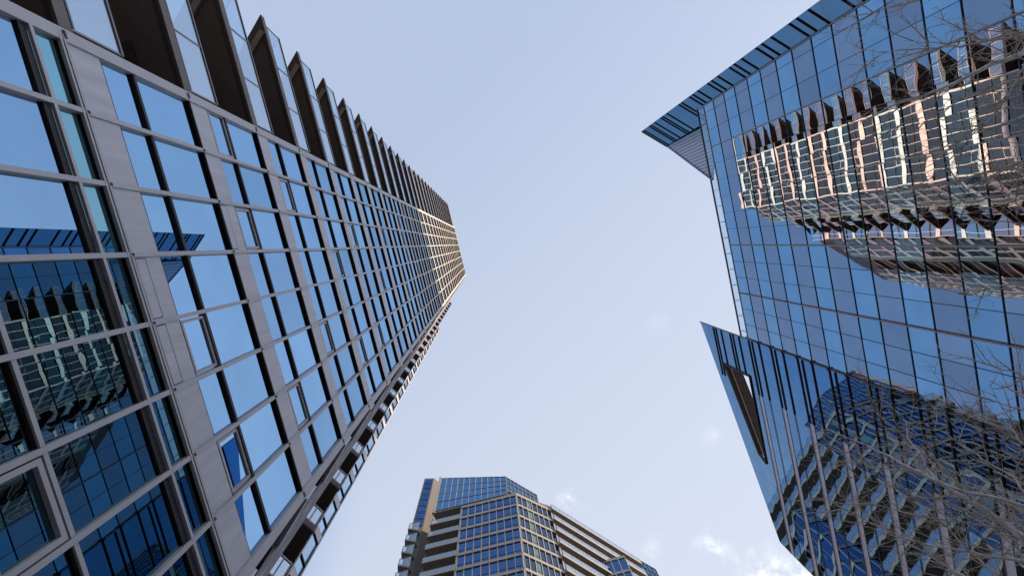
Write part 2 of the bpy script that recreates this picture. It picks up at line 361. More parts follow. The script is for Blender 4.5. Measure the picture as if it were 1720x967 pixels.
# north balconies: slab > railing, glass
def make_balcony():
    z = J0; ye = -8.98
    b = MB(WO)
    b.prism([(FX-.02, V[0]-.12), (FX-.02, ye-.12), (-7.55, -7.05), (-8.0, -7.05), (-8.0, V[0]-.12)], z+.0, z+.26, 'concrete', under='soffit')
    b.box(FX-.16, FX-.08, ye+.35, V[0]-.2, z-.012, z+.0, 'dark_frame')
    b.bar((FX-.10, ye+.42, z-.05), (-7.5, -6.65, z-.05), .16, .09, 'concrete')
    b.box(-6.7, -6.3, -5.9, -5.3, z-.03, z-.003, 'dark_frame')
    slab = b.build('balcony', tower)
    r = MB(WO); za, zb = z+.38, z+1.42; ya, yb = ye+.12, V[0]-.22; k = 3
    for t in range(k+1):
        y = ya+(yb-ya)*t/k; r.box(FX-.09, FX-.05, y-.018, y+.018, z+.26, zb-.025, 'rail')
    r.box(FX-.10, FX-.04, ya-.018, yb+.018, zb-.025, zb+.02, 'rail'); r.box(FX-.09, FX-.05, ya+.018, yb-.018, za-.035, za, 'rail')
    sa, sb_ = (FX-.12, ya), (-7.5, -6.95)
    for t in (.33, .66, 1): r.bar((sa[0]+(sb_[0]-sa[0])*t, sa[1]+(sb_[1]-sa[1])*t, z+.26), (sa[0]+(sb_[0]-sa[0])*t, sa[1]+(sb_[1]-sa[1])*t, zb-.03), .04, .04, 'rail')
    r.bar((*sa, zb), (*sb_, zb), .05, .045, 'rail'); r.bar((*sa, za-.02), (*sb_, za-.02), .03, .035, 'rail')
    r.build('railing', slab)
    gl = MB(WO); gl.box(FX-.074, FX-.064, ya+.02, yb-.02, za, zb-.03, 'rail_glass'); gl.slab([(*sa, za), (*sb_, za), (*sb_, zb-.03), (*sa, zb-.03)], .01, 'screen_glass', (1, 1, 0))
    gl.build('glass_panel', slab)
    return slab
bal = make_balcony()
for j in list(range(-1, 0))+list(range(1, NST)): copy_at(bal, j*S)
b = MB(WO); b.box(-8.15, -8.05, -7.0, V[0], J0-S, TOPZ-.5, 'dark_frame'); b.build('balcony_back_wall', tower)
# chamfered face with window strips
cd = Vector((-9.0+5.5, 8.05-4.6, 0)); cn = Vector((cd.y, -cd.x, 0)).normalized()
def chamfer(z):
    b = MB(WO)
    def pt(t, zz, o=0.0): p = Vector((FX-.02, 4.68, 0))+cd*t+cn*o; return (p.x, p.y, zz)
    for t0, t1 in ((.02, .27), (.29, .54), (.56, .80)):
        b.slab([pt(t0, z+.72), pt(t1, z+.72), pt(t1, z+S-.12), pt(t0, z+S-.12)], .03, 'w_glass_upper', cn)
        b.slab([pt(t0, z+1.47, .03), pt(t1, z+1.47, .03), pt(t1, z+1.53, .03), pt(t0, z+1.53, .03)], .05, 'dark_frame', cn)
    b.slab([pt(.0, z+.02, .0), pt(1, z+.02, 0), pt(1, z+.66, 0), pt(0, z+.66, 0)], .10, 'panel', cn)
    b.slab([pt(.83, z+.0, .02), pt(.98, z+.0, .02), pt(.98, z+S, .02), pt(.83, z+S, .02)], .03, 'teal_panel', cn)
    for t in (.28, .55, .815, .99):
        b.slab([pt(t-.012, z, .0), pt(t+.012, z, 0), pt(t+.012, z+S, 0), pt(t-.012, z+S, 0)], .14, 'frame', cn)
    return b
ch = chamfer(J0-S).build('chamfer_window_band', tower)
for j in range(0, NST): copy_at(ch, (j+1)*S)
# south balconies (to storey 25) and projecting bay (to storey 22)
def south_balcony():
    z = J0; b = MB(WO)
    pl = [(-9.02, 8.02), (-8.62, 8.60), (-9.9, 9.9), (-11.5, 11.35), (-11.5, 9.2), (-10.0, 8.6)]
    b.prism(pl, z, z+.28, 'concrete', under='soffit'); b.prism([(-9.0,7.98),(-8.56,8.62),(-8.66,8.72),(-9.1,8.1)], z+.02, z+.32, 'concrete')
    s = b.build('corner_balcony', tower)
    r = MB(WO); p, q, u = (-8.99, 8.07), (-8.68, 8.60), (-9.85, 9.80)
    for (a, c) in ((p, q), (q, u)):
        r.bar((*a, z+1.35), (*c, z+1.35), .06, .06, 'frame'); r.bar((*a, z+.42), (*c, z+.42), .05, .06, 'frame')
        for t in (0, .5, 1): x = a[0]+(c[0]-a[0])*t; y = a[1]+(c[1]-a[1])*t; r.bar((x, y, z+.28), (x, y, z+1.33), .05, .05, 'frame')
    r.build('railing', s)
    gl = MB(WO)
    for (a, c) in ((p, q), (q, u)): gl.slab([(*a, z+.46), (*c, z+.46), (*c, z+1.31), (*a, z+1.31)], .01, 'rail_glass', (1, .5, 0))
    gl.build('glass_panel', s)
    return s
sb = south_balcony()
for j in [-1]+list(range(1, 26)): copy_at(sb, j*S)
def bay(j):
    z = J0+j*S; b = MB(WO); x = -11.6
    b.box(x-.3, x, 9.7, 12.4, z+.02, z+.60, 'panel', under='dark_frame')
    for y0, y1 in ((9.75, 11.62), (11.66, 12.34)):
        b.box(x-.12, x-.07, y0, y1, z+.62, z+1.44, 'bay_glass'); b.box(x-.12, x-.07, y0, y1, z+1.52, z+S-.04, 'bay_glass')
        b.box(x-.12, x-.01, y0, y1, z+1.44, z+1.52, 'dark_frame')
    b.box(x-.14, x-.03, 9.7, 12.36, z-.04, z+.018, 'dark_frame')
    for y in (9.72, 11.64, 12.38): b.box(x-.15, x+.02, y-.03, y+.03, z, z+S, 'frame')
    b.box(x-3, x-.16, 12.36, 12.40, z+.02, z+S, 'panel')
    return b
b0 = bay(-1).build('bay_window_storey', tower)
for j in range(0, 25): copy_at(b0, (j+1)*S)
b = MB(WO); b.box(-14.5, -11.55, 9.7, 12.42, J0+25*S-S, J0+25*S-S+.5, 'panel'); b.build('bay_roof', tower)
# the stepped south flank: chamfered window bands and balconies, seen in the mirror glass opposite
def far_band(z):
    b = MB(WO)
    for A0, A1, k in ((Vector((-12.0, 12.75, 0)), Vector((-16.2, 16.9, 0)), 3), (Vector((-18.6, 19.3, 0)), Vector((-21.9, 22.3, 0)), 2), (Vector((-22.4, 22.4, 0)), Vector((-27.5, 24.9, 0)), 3)):
        d = A1-A0; n = Vector((d.y, -d.x, 0)).normalized()
        P = lambda t, zz, o=0: tuple(A0+d*t+n*o+Vector((0, 0, zz)))
        b.slab([P(0, z+.02), P(1, z+.02), P(1, z+.66), P(0, z+.66)], -.1, 'panel', n)
        for q in range(k):
            t0, t1 = q*.82/k+.02, (q+1)*.82/k-.02
            b.slab([P(t0, z+.7, -.05), P(t1, z+.7, -.05), P(t1, z+S-.03, -.05), P(t0, z+S-.03, -.05)], -.03, 'w_glass_upper', n)
            b.slab([P(t1, z+.66), P(t1+.04, z+.66), P(t1+.04, z+S), P(t1, z+S)], -.1, 'frame', n)
        b.slab([P(.02, z+1.5, .0), P(.8, z+1.5, 0), P(.8, z+1.56, 0), P(.02, z+1.56, 0)], -.05, 'frame', n)
        b.slab([P(.86, z), P(1, z), P(1, z+S), P(.86, z+S)], -.05, 'teal_panel', n)
    for pl in ([(-11.7, 12.44), (-12.1, 12.5), (-12.9, 13.3), (-12.6, 12.9)], [(-16.2, 16.95), (-16.7, 16.9), (-18.9, 19.2), (-18.3, 19.1)]):
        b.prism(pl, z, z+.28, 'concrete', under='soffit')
        b.bar((*pl[0], z+1.3), (*pl[3], z+1.3), .06, .06, 'frame')
    return b
core2 = MB(WO); core2.prism([(-12.3, 12.4), (-12.3, 12.9), (-16.6, 17.0), (-18.8, 18.9), (-22.2, 22.1), (-27.8, 24.6), (-34, 24.6), (-34, 12.4)], -1.6, 87.6, 'dark_frame'); core2.build('rear_core_wall', tower)
fb = far_band(J0-S).build('rear_storey_band', tower)
for j in range(0, 24): copy_at(fb, (j+1)*S)
b = MB(WO)
b.box(FX-.3, FX-.02, V[0]-.1, V[8], TOPZ+.7, TOPZ+1.0, 'panel'); b.box(FX-.28, FX-.1, -8.98, V[0]-.15, TOPZ+.0, TOPZ+.3, 'panel')
b.build('parapet', tower)

# ================================================================ right glass office building
AX = 22.62; AO = (AX, 3.0)
loc = loc2w(AX, 3.0, TA)
office = empty('glass_office_building', (loc.x, loc.y, 0), -TA, 'blue mirror glass office building on the right with slanted blade walls, reflecting the residential tower', 'office building')
C0, C1, MOD, ROOF = -7.95, 14.80, 1.577, 47.85
L0 = -4.05
heights = []; z = 39.93; lev = [39.93]
# light bands 1.90 m, dark bands 2.04 m, alternating
zz = 39.93; dark = False; bands = []          # going down: 39.93-38.03 light, 38.03-35.99 dark ...
seq = []
z = 39.93; k = 0
while z > -1.6:
    h = 1.90 if k % 2 == 0 else 2.04
    seq.append((max(z-h, -1.6), z, 'a_light' if k % 2 == 0 else 'a_dark')); z -= h; k += 1
z = 39.93; k = 0; up = []
while z < ROOF-.05:
    h = 2.04 if k % 2 == 0 else 1.90
    up.append((z, min(z+h, ROOF), 'a_dark' if k % 2 == 0 else 'a_light')); z += h; k += 1
bands = up[::-1]+seq
cols = []
c = L0
while c > C0+.01: c -= MOD
cs = [C0]; c += MOD
while c < C1-.05: cs.append(c); c += MOD
cs.append(C1)
cs = [a for k, a in enumerate(cs) if k == 0 or a-cs[k-1] > .2]
glass_x = AX+.03
def panel(b, z0, z1, y0, y1, m):
    tx = random.gauss(0, .0021)*(y1-y0)/2; tz = random.gauss(0, .0021)*(z1-z0)/2
    b.slab([(glass_x-tx-tz, y0, z0), (glass_x+tx-tz, y1, z0), (glass_x+tx+tz, y1, z1), (glass_x-tx+tz, y0, z1)], .03, m, (1, 0, 0))
vis = sorted([(z0, z1, m, cs[k], cs[k+1]) for z0, z1, m in bands for k in range(len(cs)-1) if z1 > 22], key=lambda q: q[0])
hid = [(z0, z1, m, cs[k], cs[k+1]) for z0, z1, m in bands for k in range(len(cs)-1) if z1 <= 22]
restp = MB(AO); g_ = .018
for n_, (z0, z1, m, y0, y1) in enumerate(vis):
    if n_ < 98:
        b = MB(AO); panel(b, z0+g_, z1-g_, y0+g_*.5, y1-g_*.5, m); b.build('glass_panel', office)
    else: panel(restp, z0+g_, z1-g_, y0+g_*.5, y1-g_*.5, m)
for (z0, z1, m, y0, y1) in hid: panel(restp, z0+g_, z1-g_, y0+g_*.5, y1-g_*.5, m)
o = restp.build('far_glass_panels', office); o['kind'] = 'stuff'; o['label'] = 'remaining glass panels higher and lower on the facade'
b = MB(AO); b.prism([(AX+.10, C0+.05), (AX+.10, C1), (AX+.40, C1+.02), (AX+.40, 37.6), (AX+26, 37.6), (AX+26, C0+.05)], -1.6, ROOF-.3, 'black', top='concrete'); b.build('body_wall', office)
for z0, z1, m in bands[:-1]:
    if z0 > 18:
        b = MB(AO); b.box(AX-.004, AX+.09, C0+.02, C1-.03, z0-.030, z0+.030, 'blue_joint' if (m == 'a_dark') else 'black'); b.box(AX-.010, AX-.006, C0+.02, C1-.03, z0-.028, z0+.002, 'black')
        b.build('transom', office)
b = MB(AO)
for y in cs[1:-1]: b.box(AX+.0, AX+.09, y-.012, y+.012, -1.6, ROOF, 'black')
b.build('glazing_joint', office)
for k in range(5):
    y = L0+3*MOD*k
    if y > C1: break
    b = MB(AO); b.box(AX-.13, AX-.0045, y-.032, y+.032, -1.6, ROOF, 'beige_fin'); b.build('vertical_fin', office)
# roof edge, glass parapet, rail
b = MB(AO); b.box(AX-.02, AX+.5, C0, C1, ROOF, ROOF+.10, 'beige_fin'); b.build('roof_edge', office)
b = MB(AO); b.box(AX+.06, AX+.075, C0, C1, ROOF+.10, 49.25, 'parapet_glass')
b.build('parapet_glass', office)
b = MB(AO); b.box(AX+.0, AX+.10, C0-.1, C1, 49.25, 49.42, 'black')
for y in [C0+.05+MOD*k for k in range(15)]: b.box(AX+.03, AX+.06, y-.02, y+.02, ROOF+.1, 49.25, 'rail'); b.box(AX+.05, AX+.45, y-.02, y+.02, 48.95, 49.0, 'rail')
b.build('parapet_rail', office)
# north screen wall (strip), a plane turned away from the facade; bearing -151 deg in the world
th = math.radians(-151)+TA
us = Vector((math.cos(th), math.sin(th), 0)); ns = Vector((-us.y, us.x, 0))
if ns.x > 0: ns = -ns
CC = Vector((AX, C0, 0)); SW, STOP, SIN = 1.60, 62.4, -2.05
def sp(t, z, o=0.0): p = CC+us*t+ns*o; return (p.x, p.y, z)
levels = sorted(set([round(q[0], 3) for q in bands]+[round(q[1], 3) for q in bands]))
z = ROOF; k = 0
extra = []
while z < STOP: extra.append(z); z += 1.97
extra[0] = ROOF
b = MB(AO)
lv = [q for q in levels if q < ROOF-.1]+extra+[STOP]
for k in range(len(lv)-1):
    z0, z1 = lv[k]+.01, lv[k+1]-.01
    if z1-z0 < .1: continue
    t0 = SIN if z0 > ROOF-.01 else 0.02
    b.slab([sp(t0, z0), sp(SW, z0), sp(SW, z1), sp(t0, z1)], -.04, 'a_strip', ns)
sw = b.build('screen_wall', office)
b = MB(AO); b.bar(sp(0.0, -1.6, .05), sp(0.0, ROOF+.1, .05), .07, .07, 'beige_fin'); b.build('corner_trim', sw)
def fin_at(z, t0, t1, parent):
    b = MB(AO); b.slab([sp(t0, z-.03, .0), sp(t1, z-.03, .0), sp(t1+.04, z-.02, .085), sp(t0, z-.02, .085)], .035, 'fin', (0, 0, 1)); return b.build('fin', parent)
zz = []
for z0, z1, m in bands:
    if m == 'a_light' and z0 > 14: zz += [z0, z1, z1-.76]
top_groups = []
z = ROOF
while z < STOP-.2:
    zz += [z+2.04, z+2.04+1.28, z+2.04+1.90] if z > ROOF+.1 else [z+1.9, z+2.6]
    z += 3.94
for z in sorted(set(round(q, 2) for q in zz)):
    if z < STOP: fin_at(z, 0.05 if z < ROOF else SIN+.05, SW, sw)
b = MB(AO); b.slab([sp(SIN, STOP, 0), sp(SW, STOP, 0), sp(SW, STOP, .1), sp(SIN, STOP, .1)], .05, 'fin', (0, 0, 1)); b.build('cap', sw)
# standing-seam wing wall from the screen's inner edge down to the roof
P1 = Vector(sp(SIN, 62.3)); P2 = Vector(sp(SIN, ROOF+1.2)); P3 = Vector((AX-.0, -1.05, ROOF+1.0)); P2b = Vector((P3.x, P3.y, ROOF+1.0))
b = MB(AO); dirw = (P3-P2); dirw.z = 0; nw = Vector((dirw.y, -dirw.x, 0)).normalized()
if nw.x > 0: nw = -nw
b.slab([tuple(P2), tuple(P3), tuple(P1)], -.12, 'seam_metal', nw)
NSE = 16
for k in range(1, NSE):
    t = k/NSE; q = P2+(P3-P2)*t; topz = P1.z+(P3.z-P1.z)*t
    b.bar((q.x+nw.x*.02, q.y+nw.y*.02, ROOF+1.1), (q.x+nw.x*.02, q.y+nw.y*.02, topz), .035, .05, 'dark_frame')
e = P1+nw*.03; e2 = P3+nw*.03; b.bar(tuple(e), tuple(e2), .10, .14, 'blue_joint')
b.build('wing_wall', office)

# south blade wall B
BO = .012
TB_tilt = 0.010                                   # turned very slightly from the main facade
def bp(c, z, o=0.0):
    dc = c-C1; return (AX-.02+dc*TB_tilt-o, c, z)
BTIP, BEND_C, BEND_Z = 58.9, 37.7, 49.9
topz = lambda c: BTIP+(BEND_Z-BTIP)*(c-C1-.3)/(BEND_C-C1-.3)
H = [(18.95, 49.0), (28.5, 49.2), (27.9, 50.45), (19.0, 54.55)]          # the opening (c, z)
def hole_cut(c0, c1, z0, z1):
    pass
b = MB(AO)
cb = [C1+.02]; c = L0+MOD
while c < C1+.3: c += MOD
while c < BEND_C: cb.append(c); c += MOD
cb.append(BEND_C)
cb = sorted(set([round(q, 3) for q in cb]+[19.0, 28.2]))
htop = lambda c: 54.55+(50.45-54.55)*(c-19.0)/(27.9-19.0)
for k in range(len(cb)-1):
    c0, c1 = cb[k]+.006, cb[k+1]-.006
    if c1-c0 < .02: continue
    inh = c0 > 18.95 and c1 < 28.25
    z = -1.6; rows = [-1.6]+[q for q in levels if q > 0]
    zs = rows[:-1]+[49.0]
    for r in range(len(zs)-1):
        z0, z1 = zs[r]+.006, zs[r+1]-.006
        tx = random.gauss(0, .0007); 
        b.slab([(bp(c0, z0)[0]+tx, c0, z0), (bp(c1, z0)[0]-tx, c1, z0), (bp(c1, z1)[0]-tx, c1, z1), (bp(c0, z1)[0]+tx, c0, z1)], .03, 'b_glass', (1, 0, 0))
    if inh: q0, q1 = htop(c0), htop(c1)
    else: q0 = q1 = 49.006
    t0, t1 = topz(c0), topz(c1)
    if inh: rowsT = 1
    b.slab([bp(c0, q0), bp(c1, q1), bp(c1, t1), bp(c0, t0)], .03, 'b_glass', (1, 0, 0))
blade = b.build('blade_wall', office)
b = MB(AO); b.box(AX+.30, AX+.36, C1, BEND_C-.05, -1.6, 48.95, 'black'); b.build('backing', blade)
b = MB(AO); b.bar(bp(C1+.0, -1.6, .03), bp(C1, BTIP+.1, .03), .10, .10, 'fin')
for z0, z1, m in bands:
    if z0 > 18: b.bar(bp(C1+.0, z0-.12, .12), bp(C1, z0+.06, .12), .16, .12, 'black')
b.build('corner_trim', blade)
FE = 20.55
def bfin(z, c0, c1):
    b = MB(AO); b.slab([bp(c0, z-.035, .0), bp(c1, z-.035, .0), bp(c1, z-.035, .10), bp(c0, z-.035, .10)], .045, 'fin', (0, 0, 1)); return b.build('fin', blade)
def bstrip(z0, z1, c0, c1):
    b = MB(AO); b.slab([bp(c0, z0, .02), bp(c1, z0, .02), bp(c1, z1, .02), bp(c0, z1, .02)], -.018, 'strip_metal', (1, 0, 0))
    b.slab([bp(c0, z1-.01, .05), bp(c1, z1-.01, .05), bp(c1, z1+.035, .05), bp(c0, z1+.035, .05)], -.045, 'fin', (1, 0, 0)); return b.build('metal_strip', blade)
for z0, z1, m in bands+[(z, z+1.9, 'a_light') for z in (49.75, 53.7)]:
    if m != 'a_light' or z0 < 12: continue
    for z in (z0, z1-.62, z1):
        if z > 57.8: continue
        cmax = min(FE, C1+.3+(BTIP-z)/(BTIP-BEND_Z)*(BEND_C-C1-.3)-.1)
        if z > 49 and z < 54.4: cmax = min(cmax, 19.0)
        bfin(z, C1+.12, cmax)
    if z0 < 48.9:
        bstrip(z0+.70 if False else z1-.60, z1-.02, FE, BEND_C-.05)
        b = MB(AO); b.slab([bp(FE, z0-.02, .03), bp(BEND_C-.05, z0-.02, .03), bp(BEND_C-.05, z0+.025, .03), bp(FE, z0+.025, .03)], -.03, 'fin', (1, 0, 0)); b.build('seam', blade)
    else:
        cm = C1+.3+(BTIP-z1)/(BTIP-BEND_Z)*(BEND_C-C1-.3)-.1
        if cm > 29 and z1 < 50.5: bstrip(z1-.60, z1-.02, 29, cm)
# frame of the opening and the ribbed soffit that slopes back behind it
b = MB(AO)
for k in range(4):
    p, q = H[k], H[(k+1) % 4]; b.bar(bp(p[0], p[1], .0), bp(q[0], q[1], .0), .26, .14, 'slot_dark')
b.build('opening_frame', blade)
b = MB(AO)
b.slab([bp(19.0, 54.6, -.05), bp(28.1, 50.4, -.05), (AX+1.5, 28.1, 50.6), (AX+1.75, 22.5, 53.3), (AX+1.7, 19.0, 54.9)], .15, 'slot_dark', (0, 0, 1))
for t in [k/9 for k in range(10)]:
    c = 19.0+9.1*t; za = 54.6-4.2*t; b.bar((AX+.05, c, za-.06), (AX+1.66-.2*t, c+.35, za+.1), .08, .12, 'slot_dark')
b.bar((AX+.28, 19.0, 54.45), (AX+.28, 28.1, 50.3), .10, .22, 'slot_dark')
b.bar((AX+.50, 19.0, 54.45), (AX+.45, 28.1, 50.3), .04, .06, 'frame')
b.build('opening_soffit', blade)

# ================================================================ apartment tower at the end of the street
CO = (4.6, 41.0)
apt = empty('apartment_tower', (4.6, 41.0, 0), 0, 'beige apartment tower with deep blue windows and long white balconies', 'apartment building')
CS, CT = 3.2, 80.2
c1 = Vector((4.6, 41.0, 0)); lf = Vector((-8.6, 44.0, 0)); lm = Vector((-4.45, 43.05, 0)); r1 = Vector((10.4, 43.95, 0)); e1 = Vector((25.6, 54.0, 0))
fdir = (lf-c1).normalized(); lm = c1+fdir*9.25; lf = c1+fdir*13.5
rdir = (r1-c1).normalized(); edir = (e1-r1).normalized()
inw = lambda d: (Vector((-d.y, d.x, 0)) if (-d.y*0+d.x) > 0 else Vector((d.y, -d.x, 0)))
fn = Vector((-fdir.y, fdir.x, 0)); fn = fn if fn.y < 0 else -fn
rn = Vector((rdir.y, -rdir.x, 0)); rn = rn if rn.y < 0 else -rn
en = Vector((edir.y, -edir.x, 0)); en = en if en.y < 0 else -en
body = MB(CO)
def xy(v): return (v.x, v.y)
body.prism([xy(c1-fn*.35-rn*.1), xy(lm-fn*.35), xy(lm-fn*2.2), xy(lf-fn*2.2), xy(lf-fn*14), (28, 66), xy(e1-en*2.0), xy(r1-en*2.0+edir*.5), xy(r1-rn*.35)], -1.6, CT, 'tan_wall', top='concrete')
body.build('core_wall', apt)
NVIS = 8
restw = MB(CO)
cnt = 0
def put(b, name, parent, limit=98):
    global cnt
    if cnt < limit: cnt += 1; return b.build(name, parent)
    base = len(restw.v)
    restw.v += b.v; restw.f += [[k+base for k in f] for f in b.f]; restw.m += [restw.mi(b.mats[k]) for k in b.m]
def apt_window(A, d, n, t0, t1, z0, z1, gm):
    b = MB(CO); P = lambda t, z, o=0: tuple(A+d*t+n*o+Vector((0, 0, z)))
    zl = z0+(z1-z0)*.24; tl = random.gauss(0, .004)
    b.slab([P(t0, z0, -.15), P(t1, z0, -.15+tl), P(t1, zl, -.15+tl), P(t0, zl, -.15)], -.03, gm, n)
    b.slab([P(t0, zl+.10, -.15), P(t1, zl+.10, -.15+tl), P(t1, z1, -.15+tl), P(t0, z1, -.15)], -.03, gm, n)
    b.slab([P(t0, zl, -.12), P(t1, zl, -.12), P(t1, zl+.10, -.12), P(t0, zl+.10, -.12)], -.06, 'black', n)
    return b
for k in range(24):
    zt = CT-k*CS-.30; zb = CT-(k+1)*CS+.28
    L_ = 9.25; n = 8
    for i in range(n): put(apt_window(c1, fdir, fn, L_*i/n+.07, L_*(i+1)/n-.07, zb, zt, 'c_glass'), 'window', apt)
    L2 = (r1-c1).length; n = 7
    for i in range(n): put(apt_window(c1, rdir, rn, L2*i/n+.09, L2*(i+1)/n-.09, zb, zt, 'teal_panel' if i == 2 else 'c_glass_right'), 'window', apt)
if restw.v:
    o = restw.build('lower_windows', apt); o['kind'] = 'stuff'; o['label'] = 'windows of the lower storeys'
def band(k):
    b = MB(CO); z = CT-k*CS
    for A, d, n, Ln, nn in ((c1, fdir, fn, 9.25, 8), (c1, rdir, rn, (r1-c1).length, 7)):
        P = lambda t, zz, o=0: tuple(A+d*t+n*o+Vector((0, 0, zz)))
        b.slab([P(0, z-.28), P(Ln, z-.28), P(Ln, z+.26), P(0, z+.26)], -.34, 'beige', n)
        for i in range(nn+1):
            t = Ln*i/nn; w_ = .05 if 0 < i < nn else .13
            b.slab([P(t-w_, z-CS+.26, -.02), P(t+w_, z-CS+.26, -.02), P(t+w_, z-.28, -.02), P(t-w_, z-.28, -.02)], -.2, 'beige', n)
    return b
bb = band(0).build('floor_band', apt)
for k in range(1, 25): copy_at(bb, -k*CS)
# recessed balconies at the left end
def lbal():
    z = CT-CS; b = MB(CO)
    a, c_ = lm+fdir*.1, lf+fdir*.7
    b.prism([xy(a+fn*.1), xy(c_+fn*.1), xy(c_-fn*2.2), xy(a-fn*2.2)], z-.20, z+.10, 'beige', under='tan_wall')
    s = b.build('balcony', apt)
    r = MB(CO)
    for t in [k/4 for k in range(5)]:
        p = a+(c_-a)*t*.96+fn*.03; r.bar((p.x, p.y, z+.1), (p.x, p.y, z+1.15), .05, .05, 'rail')
    p, q = a+fn*.03, c_+fn*.03; r.bar((p.x, p.y, z+1.15), (q.x, q.y, z+1.15), .05, .05, 'rail')
    q2 = c_-fn*2.1; r.bar((q.x, q.y, z+1.15), (q2.x, q2.y, z+1.15), .05, .05, 'rail')
    for uu in (.3, .95): m_ = q+(q2-q)*uu; r.bar((m_.x, m_.y, z+.1), (m_.x, m_.y, z+CS-.2), .09, .09, 'beige')
    r.build('railing', s)
    gl = MB(CO); gl.slab([(p.x, p.y, z+.18), (q.x, q.y, z+.18), (q.x, q.y, z+1.1), (p.x, p.y, z+1.1)], .012, 'screen_glass', fn)
    gl.slab([(q.x, q.y, z+.18), (q2.x, q2.y, z+.18), (q2.x, q2.y, z+1.1), (q.x, q.y, z+1.1)], .012, 'screen_glass', fdir)
    gl.build('glass_panel', s)
    return s
lb = lbal()
for k in range(1, 23): copy_at(lb, -k*CS)
# long balconies on the right flank
def rbal():
    z = CT; b = MB(CO)
    a, c_ = r1+en*.5-edir*.2, e1+en*.5
    b.prism([xy(a), xy(c_), xy(c_-en*2.6), xy(a-en*2.6)], z-.28, z+.22, 'beige', under='tan_wall')
    s = b.build('long_balcony', apt); r = MB(CO)
    for t in [k/11 for k in range(12)]:
        p = a+(c_-a)*t*.995-en*.06; r.bar((p.x, p.y, z+.22), (p.x, p.y, z+1.2), .05, .05, 'rail')
    p, q = a-en*.06, c_-en*.06; r.bar((p.x, p.y, z+1.2), (q.x, q.y, z+1.2), .05, .05, 'rail')
    r.build('railing', s)
    gl = MB(CO); gl.slab([(p.x, p.y, z+.3), (q.x, q.y, z+.3), (q.x, q.y, z+1.15), (p.x, p.y, z+1.15)], .012, 'rail_glass', en); gl.build('glass_panel', s)
    return s
rb = rbal()
for k in range(1, 24): copy_at(rb, -k*CS)
for k in range(0, 24):
    b = MB(CO); z = CT-(k+1)*CS
    A = r1-en*1.9+edir*.4; P = lambda t, zz, o=0: tuple(A+edir*t+en*o+Vector((0, 0, zz)))
    for i in range(8): b.slab([P(.3+i*2.1, z+.25), P(2.2+i*2.1, z+.25), P(2.2+i*2.1, z+2.7), P(.3+i*2.1, z+2.7)], .03, 'c_glass_right' if i % 3 else 'beige', en)
    b.build('recessed_glazing', apt)
# projecting bay on the right flank
q0, q1_, q2_ = Vector((17.7, 48.7, 0)), Vector((20.95, 47.9, 0)), Vector((23.2, 52.6, 0))
ZB = CT-2*CS-.1
for k in range(0, 22):
    z1 = ZB-k*CS; b = MB(CO)
    b.prism([xy(q0), xy(q1_), xy(q2_), (20.0, 53.0)], z1-.45, z1+.05, 'beige')
    for (A, B_, n) in ((q0, q1_, 3), (q1_, q2_, 4)):
        d = (B_-A); nn = Vector((d.y, -d.x, 0)).normalized(); P = lambda t, zz, o=0: tuple(A+d*t-nn*.12+nn*o+Vector((0, 0, zz)))
        for i in range(n):
            b.slab([P(i/n+.02, z1-CS+.55), P((i+1)/n-.02, z1-CS+.55), P((i+1)/n-.02, z1-.45), P(i/n+.02, z1-.45)], -.03, 'c_glass', nn)
            b.slab([P(i/n, z1-CS+.05, .05), P((i+1)/n, z1-CS+.05, .05), P((i+1)/n, z1-CS+.5, .05), P(i/n, z1-CS+.5, .05)], -.2, 'c_glass', nn)
        for i in range(n+1): p = P(i/n, 0, .08); b.bar((p[0], p[1], z1-CS+.05), (p[0], p[1], z1-.45), .10, .10, 'beige')
    b.build('bay_storey', apt)
# glass crown
K = c1+fdir*1.47; KE = K+rdir*6.0; CL = lf+fdir*.25
def crown(A, B_, zb, za, zc, n, m, gm, rows):
    b = MB(CO); d = B_-A; nn = Vector((d.y, -d.x, 0)).normalized(); nn = nn if nn.y < 0 else -nn
    P = lambda t, s_, o=0: tuple(A+d*t+nn*o+Vector((0, 0, zb+s_*(za+(zc-za)*t-zb))))
    for i in range(n):
        for r in range(rows):
            tl = random.gauss(0, .012); b.slab([P(i/n+.004, r/rows+.01, .0), P((i+1)/n-.004, r/rows+.01, tl), P((i+1)/n-.004, (r+1)/rows-.01, tl), P(i/n+.004, (r+1)/rows-.01, 0)], -.03, gm, nn)
    w_ = b.build('crown_glass', apt)
    f = MB(CO)
    for i in range(n+1): f.bar(P(i/n, 0, .04), P(i/n, 1, .04), .09, .09, m)
    for r in range(rows+1): f.bar(P(0, r/rows, .03), P(1, r/rows, .03), .10, .09, m)
    f.build('frame', w_)
    k_ = MB(CO)
    for i in range(0, n, 2): k_.bar(P(i/n, .1, .0), P((i+2)/n if i+2 <= n else 1, .9, .0), .05, .05, 'frame')
    return w_
crown(K, CL, CT+.8, 87.2, 92.8, 11, 'beige', 'c_crown', 4)
crown(K, KE, CT+1.8, 87.0, 85.6, 8, 'beige', 'c_crown', 3)
b = MB(CO); b.prism([xy(K-fn*.3), xy(CL-fn*.3), xy(CL-fn*8), xy(KE-rn*6), xy(KE-rn*.3)], CT+.3, 84.6, 'tan_wall'); b.prism([xy(c1), xy(lf+fdir*.7), xy(lf-fn*2.4), xy(r1-rn*1.0), xy(r1)], CT+.24, CT+.50, 'beige', under='tan_wall'); b.build('penthouse_wall', apt)
b = MB(CO); b.bar((CL.x-.25, CL.y, CT), (CL.x-.25, CL.y, 93.0), .5, .35, 'beige'); b.build('corner_pier', apt)
b = MB(CO); b.bar((KE.x, KE.y, CT+2.6), (10.7, 43.9, CT+.7), .25, .30, 'beige'); b.build('roof_beam', apt)
